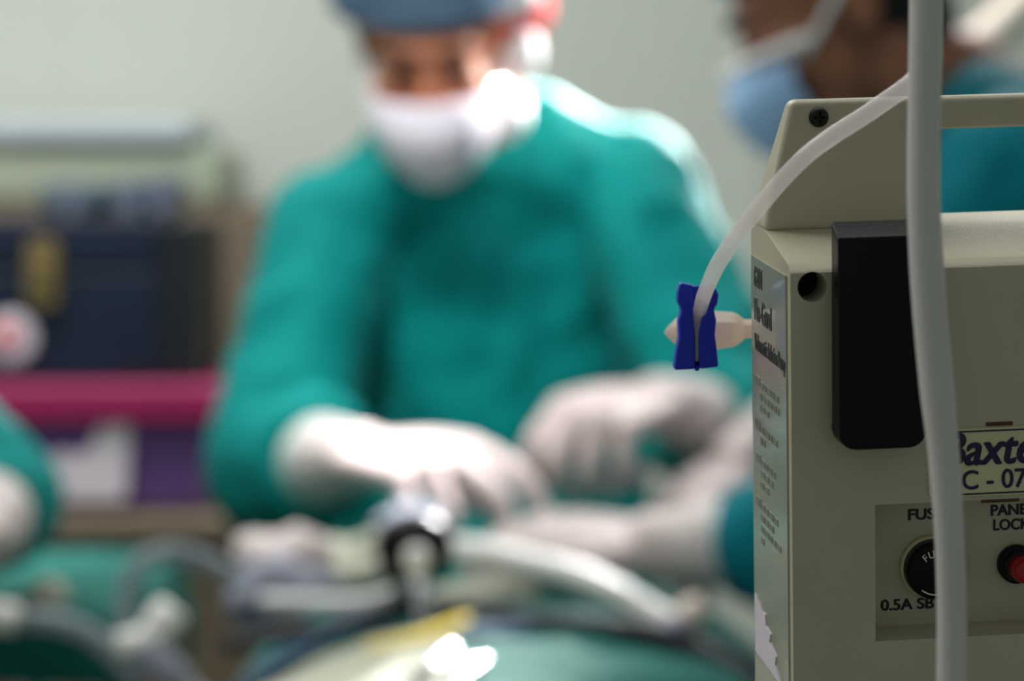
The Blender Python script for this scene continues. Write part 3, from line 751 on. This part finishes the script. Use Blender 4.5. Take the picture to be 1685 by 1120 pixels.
heap('gauze_swab', [(P(440, 912, D1), (.030, .03, .022)), (P(490, 905, D1), (.030, .03, .020)), (P(465, 925, D1), (.035, .03, .018))], M['gauze'], 'crumpled pinkish white gauze at the far corner of the drape', 'gauze', 2)
heap('folded_cloth', [(P(440, 965, 2.07), (.032, .03, .026)), (P(415, 990, 2.06), (.022, .03, .022)), (P(500, 965, 2.08), (.035, .03, .018)), (P(470, 995, 2.06), (.030, .03, .014))], M['lilac'], 'lilac grey folded cloth below the crumpled gauze', 'cloth', 3)
heap('folded_cloth', [(P(570, 925, 2.12), (.040, .035, .020)), (P(620, 905, 2.12), (.030, .03, .020)), (P(600, 940, 2.10), (.040, .03, .014))], M['creamcloth'], 'off-white folded cloth behind the black port', 'cloth', 4)
heap('gauze_swab', [(P(690, 850, 2.20), (.030, .03, .010)), (P(650, 862, 2.20), (.018, .025, .009))], M['lilac'], 'grey gauze under the hand above the black port', 'gauze', 5)
heap('gauze_swab', [(P(800, 975, 2.04), (.050, .02, .010)), (P(760, 985, 2.03), (.035, .02, .010)), (P(850, 962, 2.04), (.026, .02, .010))], M['creamcloth'], 'yellowish gauze strip beside the port', 'gauze', 6, .003)
heap('folded_cloth', [(P(800, 1035, 1.96), (.045, .025, .008)), (P(850, 1042, 1.96), (.035, .02, .008)), (P(770, 1050, 1.94), (.025, .02, .008))], M['slate'], 'slate blue crumpled cloth beside the yellow tape', 'cloth', 7)
# black trocar port
tro = empty('trocar', P(695, 1035, 1.97), 'black surgical port with white valve and steel tube in the drape', 'trocar')
def cyl(name, a, b_, r, m, parent, seg=24, prof=None):
    bm = bmesh.new(); a, b_ = V(a), V(b_); L_ = (b_ - a).length
    lathe(bm, prof or [(r * .9, 0), (r, .001), (r, L_ - .001), (r * .9, L_)], a, b_ - a, seg); return obj(name, bm, m, parent)
bm = bmesh.new(); tube(bm, [P(650, 935, 1.99), P(650, 893, 1.99), P(682, 880, 1.99), P(712, 890, 1.99), P(718, 935, 1.99)], [.013, .017, .019, .017, .011], 14, 6); obj('port_head', bm, M['black'], tro)
cyl('valve', P(686, 905, 2.0), P(686, 925, 1.95), .0105, M['whitep'], tro)
cyl('cannula', P(686, 905, 1.98), P(704, 1065, 1.945), .0085, M['steel'], tro)
cyl('side_arm', P(664, 925, 1.985), P(670, 1020, 1.98), .008, M['casedark'], tro)
# tubes and cables over the drape
def line(name, pts, r, m, label, cat='tube', group=None):
    bm = bmesh.new(); tube(bm, pts, r, 14, 8); return tag(obj(name, bm, m), label, cat, group)
line('suction_tube', [P(735, 905, 2.08), P(790, 908, 2.06), P(860, 925, 2.04), P(940, 945, 2.02), P(1010, 975, 2.0), P(1060, 1005, 1.99), P(1105, 1028, 1.98)], .0125, M['whitep'], 'thick white tube arching from the port down the green drape')
line('suction_tube', [P(440, 990, 2.02), P(520, 992, 2.02), P(600, 990, 2.01), P(650, 975, 2.01), P(670, 950, 2.0)], .007, M['whitep'], 'thin whitish tube lying between the folded cloths and the port')
line('light_cable', [P(700, 998, 1.98), P(800, 1008, 1.97), P(900, 1022, 1.96), P(1000, 1032, 1.95), P(1100, 1050, 1.94), P(1170, 1085, 1.93), P(1230, 1130, 1.92), P(1270, 1200, 1.9)], [.006, .006, .008, .009, .010, .013, .015, .015], M['cable'], 'black cable running across the green drape below the white tube', 'cable')
line('light_cable', [P(380, 1060, 1.97), P(450, 1045, 1.97), P(540, 1030, 1.97), P(620, 1012, 1.98), P(660, 1002, 1.99)], .008, M['cable'], 'dark cable along the edge of the cream towel', 'cable')
cyl('connector_cap', P(1095, 1034, 1.955), P(1132, 1052, 1.945), .009, M['bluecap'], None).name = 'cable_collar'
tag(bpy.data.objects['cable_collar'], 'navy blue collar on the black cable below the beige bulb', 'cable collar')
bm = bmesh.new(); lathe(bm, [(0, -.013), (.008, -.011), (.0125, -.004), (.0125, .004), (.008, .011), (.004, .015)], P(1136, 1010, 1.95), (.3, -.2, 1), 24); tag(obj('rubber_bulb', bm, M['beige']), 'small beige rubber bulb at the end of the white tube', 'bulb')
bm = bmesh.new(); q = [P(622, 1062, 1.90), P(690, 1046, 1.91), P(755, 1022, 1.92)]
tube(bm, q, .010, 10, 6, flat=.25); tag(obj('adhesive_tape', bm, M['yellow']), 'yellow strip of tape on the drape in front of the port', 'tape')
# bright steel forceps near the lower edge
for (pts, lab) in (((P(650, 1135, 1.80), P(700, 1104, 1.83), P(745, 1062, 1.88)), 'shiny steel forceps lying below the yellow tape'), ((P(728, 1140, 1.80), P(752, 1112, 1.83), P(800, 1082, 1.87)), 'shiny steel clamp lying beside the forceps')):
    fo = empty('forceps', pts[0], lab, 'forceps')
    bm = bmesh.new(); tube(bm, [pts[0], pts[1], pts[2]], [.004, .005, .002], 12, 6); obj('shaft', bm, M['chrome'], fo)
    bm = bmesh.new(); tube(bm, [pts[0] + V((.01, 0, 0)), pts[1] + V((.006, 0, .001)), pts[2]], [.004, .004, .002], 12, 6); obj('shaft', bm, M['chrome'], fo)
    bm = bmesh.new(); ell(bm, pts[1] + V((.003, -.004, .003)), .0075); obj('hinge', bm, M['chrome'], fo)

# ================================================================== draped instrument tray at the edge
mayo = empty('instrument_stand', (-.46, 2.2, 0), 'instrument stand holding the draped tray beside the helper', 'instrument stand')
b = bmesh.new(); box(b, -.575, -.335, 2.0, 2.36, 1.015, 1.035); obj('tray', b, M['steel'], mayo, bevel=.004)
b = bmesh.new(); tube(b, [(-.46, 2.33, .03), (-.46, 2.33, 1.016)], .016, 16, caps='flat'); obj('post', b, M['steel'], mayo)
b = bmesh.new(); tube(b, [(-.56, 2.33, .02), (-.36, 2.33, .02)], .02, 12); tube(b, [(-.46, 2.33, .02), (-.46, 1.99, .02)], .02, 12); obj('base', b, M['steel'], mayo)
bm = bmesh.new(); rows = []
for j in range(31):
    row = []
    for i in range(41):
        u = -.655 + .40 * i / 40; v = 1.93 + .50 * j / 30
        x = max(-.580, min(-.328, u)); y = max(1.988, min(2.372, v)); w = abs(u - x) + abs(v - y)
        z = 1.040 - w * 1.0 + .006 * noise.noise(V((u * 14, v * 14, 2))) * (1 if not w else 0) + (.004 if not w else 0)
        x += math.copysign(.012 * math.sin(v * 35) * min(1, w * 10) + .006 * min(1, w * 40), u + .45) if u != x else 0
        y += math.copysign(.012 * math.sin(u * 33) * min(1, w * 10) + .006 * min(1, w * 40), v - 2.2) if v != y else 0
        row.append(bm.verts.new((x, y, z)))
    rows.append(row)
for A, B in zip(rows, rows[1:]):
    for i in range(40): bm.faces.new((A[i], A[i + 1], B[i + 1], B[i]))
tag(obj('tray_drape', bm, M['drape'], solid=.003, sub=1), 'short green drape over the instrument tray beside the bent elbow', 'surgical drape')
line('suction_tube', [P(205, 1045, 1.96), P(208, 985, 1.97), P(228, 930, 1.98), P(275, 910, 1.99), P(330, 920, 2.0), P(385, 950, 2.01)], .0085, M['smoke'], 'grey translucent hose looping between the tray and the drape')
line('suction_tube', [P(-330, 1500, 1.9), P(-300, 1250, 1.92), P(-200, 1060, 1.93), P(-60, 1010, 1.93), P(20, 1018, 1.93), P(90, 1022, 1.93), P(150, 1045, 1.93), P(195, 1085, 1.93), P(225, 1120, 1.93)], .0085, M['smoke'], 'grey translucent hose curving under the round white cap')
bm = bmesh.new(); lathe(bm, [(0, -.014), (.013, -.012), (.017, -.004), (.017, .004), (.013, .012), (0, .014)], P(80, 985, 2.02), (.1, -1, .5), 28); tag(obj('round_cap', bm, M['creamcloth']), 'round cream cap standing out before the green tray drape', 'cap')
cyl('tube_sleeve', P(-30, 1008, 1.92), P(28, 1018, 1.92), .012, M['whitep'], None); tag(bpy.data.objects['tube_sleeve'], 'pale tube sleeve on the hose below the round cream cap', 'tube sleeve')
tc = empty('hose_connector', P(255, 1050, 1.93), 'white branching hose connector where the grey hoses meet', 'connector')
cyl('branch', P(225, 1075, 1.93), P(285, 1000, 1.94), .0125, M['whitep'], tc, prof=[(.010, 0), (.012, .01), (.0145, .03), (.0145, .042), (.011, .047)])
cyl('branch', P(195, 1062, 1.93), P(262, 1050, 1.93), .011, M['whitep'], tc)
cyl('branch', P(240, 1062, 1.93), P(300, 1125, 1.92), .013, M['lilac'], tc)
line('suction_tube', [P(298, 1122, 1.92), P(330, 1150, 1.91), P(380, 1168, 1.90), P(450, 1180, 1.88)], .0085, M['smoke'], 'grey hose end running from the branching connector onto the drape')

# ================================================================== back of the room
cab = empty('side_cabinet', (-.95, 3.45, 0), 'brown laminate cabinet under the purple storage box', 'cabinet')
b = bmesh.new(); box(b, -1.75, -.29, 3.18, 3.72, .08, .94); obj('carcass', b, M['wood'], cab, bevel=.004)
b = bmesh.new(); box(b, -1.77, -.27, 3.15, 3.73, .94, .972); obj('worktop', b, M['wood'], cab, bevel=.004)
b = bmesh.new(); box(b, -1.70, -.33, 3.22, 3.70, .0, .08); obj('plinth', b, M['casedark'], cab)
for k in range(3):
    xx = -1.73 + k * .483; b = bmesh.new(); box(b, xx, xx + .472, 3.162, 3.18, .10, .925); dr = obj('door', b, M['wood'], cab, bevel=.003)
    b = bmesh.new(); tube(b, [(xx + .43, 3.150, .60), (xx + .43, 3.145, .65), (xx + .43, 3.150, .72)], .006, 10); obj('handle', b, M['steel'], dr)
pb = empty('storage_box', (-.70, 3.4, .972), 'purple plastic storage box with a magenta lid and torn white label', 'storage box')
b = bmesh.new(); zt_ = P(0, 690, 3.22).z; xr_ = P(345, 700, 3.22).x
vs = box(b, -1.05, xr_, 3.22, 3.56, .973, zt_)
for v in vs:
    if v.co.z < 1: v.co.x += .02 if v.co.x < -.7 else -.012; v.co.y += .01 if v.co.y < 3.4 else -.01
obj('box_body', b, M['purple'], pb, bevel=.012, seg=3)
b = bmesh.new(); zl1 = P(0, 632, 3.2).z; box(b, -1.07, P(362, 640, 3.20).x, 3.20, 3.58, zt_ - .003, zl1); lid = obj('lid', b, M['magenta'], pb, bevel=.008, seg=3); lid['label'] = 'magenta lid'
b = bmesh.new(); lp = [(18, 722), (40, 745), (70, 762), (100, 742), (125, 752), (150, 735), (165, 702), (214, 698), (206, 822), (62, 822)]
prism(b, [(P(x, y, 3.215).x, P(x, y, 3.215).z) for x, y in lp], 3.214, 3.24); lb = obj('paper_label', b, M['paper'], pb, smooth=False); lb['label'] = 'torn white paper label'
nc = empty('instrument_case', (-.75, 3.4, zl1), 'dark navy instrument case with a brass latch on the magenta lid', 'case')
zc1 = P(0, 358, 3.24).z; xcr = P(262, 500, 3.24).x; xcr2 = P(326, 500, 3.24).x
b = bmesh.new(); box(b, -1.02, xcr, 3.24, 3.53, zl1 + .001, zc1 - .07); obj('case_body', b, M['navy'], nc, bevel=.008, seg=3)
b = bmesh.new(); box(b, -1.02, xcr, 3.238, 3.532, zc1 - .068, zc1); obj('case_lid', b, M['navy'], nc, bevel=.008, seg=3)
b = bmesh.new(); box(b, xcr - .004, xcr2, 3.245, 3.525, zl1 + .001, zc1 - .004); obj('end_panel', b, M['casedark'], nc, bevel=.006, seg=3)
b = bmesh.new(); p0, p1 = P(45, 395, 3.23), P(95, 505, 3.23); prism(b, rrect(p0.x, p1.x, p1.z, p0.z, .01), 3.225, 3.245); la = obj('latch', b, M['brass'], nc, bevel=.002)
b = bmesh.new(); prism(b, rrect(p0.x + .008, p1.x - .008, p1.z + .03, p1.z + .06, .005), 3.218, 3.226); obj('latch_tongue', b, M['brass'], la, bevel=.001)
b = bmesh.new(); lathe(b, [(.034, 0), (.034, .003), (.030, .004)], P(18, 556, 3.242), (0, -1, 0), 32); st = obj('sticker', b, M['paper'], nc); st['label'] = 'round white sticker'
b = bmesh.new(); lathe(b, [(.014, 0), (.014, .002)], P(10, 552, 3.2365), (0, -1, 0), 32); obj('sticker_print', b, M['redcloth'], st)
b = bmesh.new(); tube(b, [(-1.0, 3.3, zc1), (-1.0, 3.3, zc1 + .03), (-.9, 3.3, zc1 + .03), (-.9, 3.3, zc1)], .008, 10); obj('carry_handle', b, M['casedark'], nc)
for (x, wpx, y1, m, lab) in ((128, 105, 302, M['pack'], 'grey-blue wrapped pack on the navy case, nearer its brass latch'), (222, 70, 298, M['pack'], 'grey-blue wrapped pack in the middle of the navy case'), (276, 40, 292, M['pack2'], 'lavender wrapped pack at the end of the navy case')):
    p = P(x, y1, 3.36); w = wpx * 3.36 / F / 2
    bm = bmesh.new(); hgt = p.z - zc1
    box(bm, p.x - w, p.x + w, 3.30, 3.46, zc1 + .001, p.z)
    pk = empty('wrapped_pack', (p.x, 3.38, zc1), lab, 'pack', 'wrapped packs on the navy case')
    obj('wrap', bm, m, pk, bevel=min(.018, hgt * .4), seg=4)
    bm = bmesh.new(); box(bm, p.x - .012, p.x + .012, 3.298, 3.462, zc1 + .001, p.z + .0015); obj('wrap_tape', bm, M['pack2'], pk, bevel=.004)
bd = empty('board_cupboard', (-.55, 3.9, 0), 'tall taupe cupboard behind the navy case', 'cupboard')
b = bmesh.new(); ztb = P(0, 338, 3.78).z; box(b, -1.75, -.20, 3.78, 4.15, 0, ztb); obj('carcass', b, M['wood2'], bd, bevel=.004)
for k in range(3):
    xx = -1.74 + k * .513; b = bmesh.new(); box(b, xx, xx + .505, 3.765, 3.78, .05, ztb - .02); dr = obj('door', b, M['wood2'], bd, bevel=.002)
    b = bmesh.new(); tube(b, [(xx + .47, 3.755, .95), (xx + .47, 3.750, 1.0), (xx + .47, 3.755, 1.05)], .005, 10); obj('handle', b, M['steel'], dr)
bn = empty('storage_bin', (-.80, 3.95, ztb), 'pale green storage bin with a light blue lid on the cupboard', 'storage bin')
zb1 = P(0, 240, 3.82).z; zb0 = P(0, 192, 3.80).z
b = bmesh.new(); box(b, -1.25, P(368, 300, 3.82).x, 3.82, 4.12, ztb + .001, zb1); obj('bin_body', b, M['bin'], bn, bevel=.02, seg=4)
b = bmesh.new(); box(b, -1.27, P(318, 220, 3.80).x, 3.80, 4.14, zb1, zb0); obj('bin_lid', b, M['binlid'], bn, bevel=.015, seg=4)
# pale lamp arm behind the assistant
la = empty('lamp_arm', P(1700, -20, 3.1), 'pinkish white lamp arm slanting behind the bowed assistant', 'lamp arm')
bm = bmesh.new(); tube(bm, [P(1588, 92, 3.1), P(1640, 50, 3.1), P(1760, -60, 3.1)], [.022, .027, .030], 20, 6); obj('arm_tube', bm, M['beige'], la)
bm = bmesh.new(); ell(bm, P(1592, 88, 3.1), .032); obj('arm_joint', bm, M['beige'], la)
bm = bmesh.new(); tube(bm, [P(1760, -60, 3.1), P(1760, -60, 3.1) + V((0, .02, 1.1))], .03, 20, caps='flat'); obj('drop_tube', bm, M['beige'], la)

# ================================================================== light
def area(name, loc, target, size, power, col=(1, 1, 1), sy=None):
    l = bpy.data.lights.new(name, 'AREA'); l.energy = power; l.color = col; l.size = size
    if sy: l.shape = 'RECTANGLE'; l.size_y = sy
    o = bpy.data.objects.new(name, l); COL.objects.link(o); o.location = loc
    o.rotation_euler = (V(target) - V(loc)).to_track_quat('-Z', 'Y').to_euler(); return o
def spot(name, loc, target, power, ang, blend=.5, rad=.12, col=(1, 1, 1)):
    l = bpy.data.lights.new(name, 'SPOT'); l.energy = power; l.color = col; l.spot_size = math.radians(ang); l.spot_blend = blend; l.shadow_soft_size = rad
    o = bpy.data.objects.new(name, l); COL.objects.link(o); o.location = loc
    o.rotation_euler = (V(target) - V(loc)).to_track_quat('-Z', 'Y').to_euler(); return o
area('unseen_overhead', (-.7, 2.7, 2.75), (-.7, 2.7, 0), 1.4, 36, (1, 1, .98), .6)  # general ceiling light of the room
area('unseen_overhead', (.1, .95, 2.75), (.1, .95, 0), 1.2, 7, (1, 1, .97), .6)  # added fill that lightens the ledge and top of the pump
area('unseen_overhead', (-1.6, 1.1, 2.75), (-1.6, 1.1, 0), 1.2, 14, (1, 1, .97), .6)  # added to brighten the pump's side face and its label
spot('unseen_spot', (.75, 3.15, 2.35), (.0, 2.35, 1.15), 120, 75, .4, .10, (1, .98, .97))  # surgical lamp over the field, out of view
spot('unseen_spot', (.50, 3.62, 1.98), (.08, 2.62, 1.47), 2000, 15, .5, .10, (1, .98, .97))  # added narrow beam that burns out the surgeon's shoulder
spot('unseen_spot', (1.05, 3.02, 2.28), (.03, 2.51, 1.515), 420, 10, .5, .08, (1, .98, .97))  # added to whiten the mask ties beside the neck
spot('unseen_spot', (.35, 2.05, 2.42), (-.12, 2.26, 1.15), 400, 9.5, .7, .08, (1, .98, .97))  # added tight beam on the surgeon's right hand
spot('unseen_spot', (-.25, 1.50, 2.30), (-.02, 2.55, 1.14), 88, 25, 1.0, .12, (1, .98, .97))  # added front fill for the surgeon's lower chest
w = bpy.data.worlds.new('world'); scn.world = w; w.use_nodes = True
w.node_tree.nodes['Background'].inputs[0].default_value = (.80, .86, .84, 1); w.node_tree.nodes['Background'].inputs[1].default_value = .19

scn.view_settings.view_transform = 'Standard'; scn.view_settings.look = 'None'
scn.view_settings.exposure = 0.12; scn.view_settings.gamma = 1.0; scn.view_settings.use_curve_mapping = False
scn.cycles.use_denoising = True
scn.cycles.max_bounces = 8; scn.cycles.transparent_max_bounces = 12
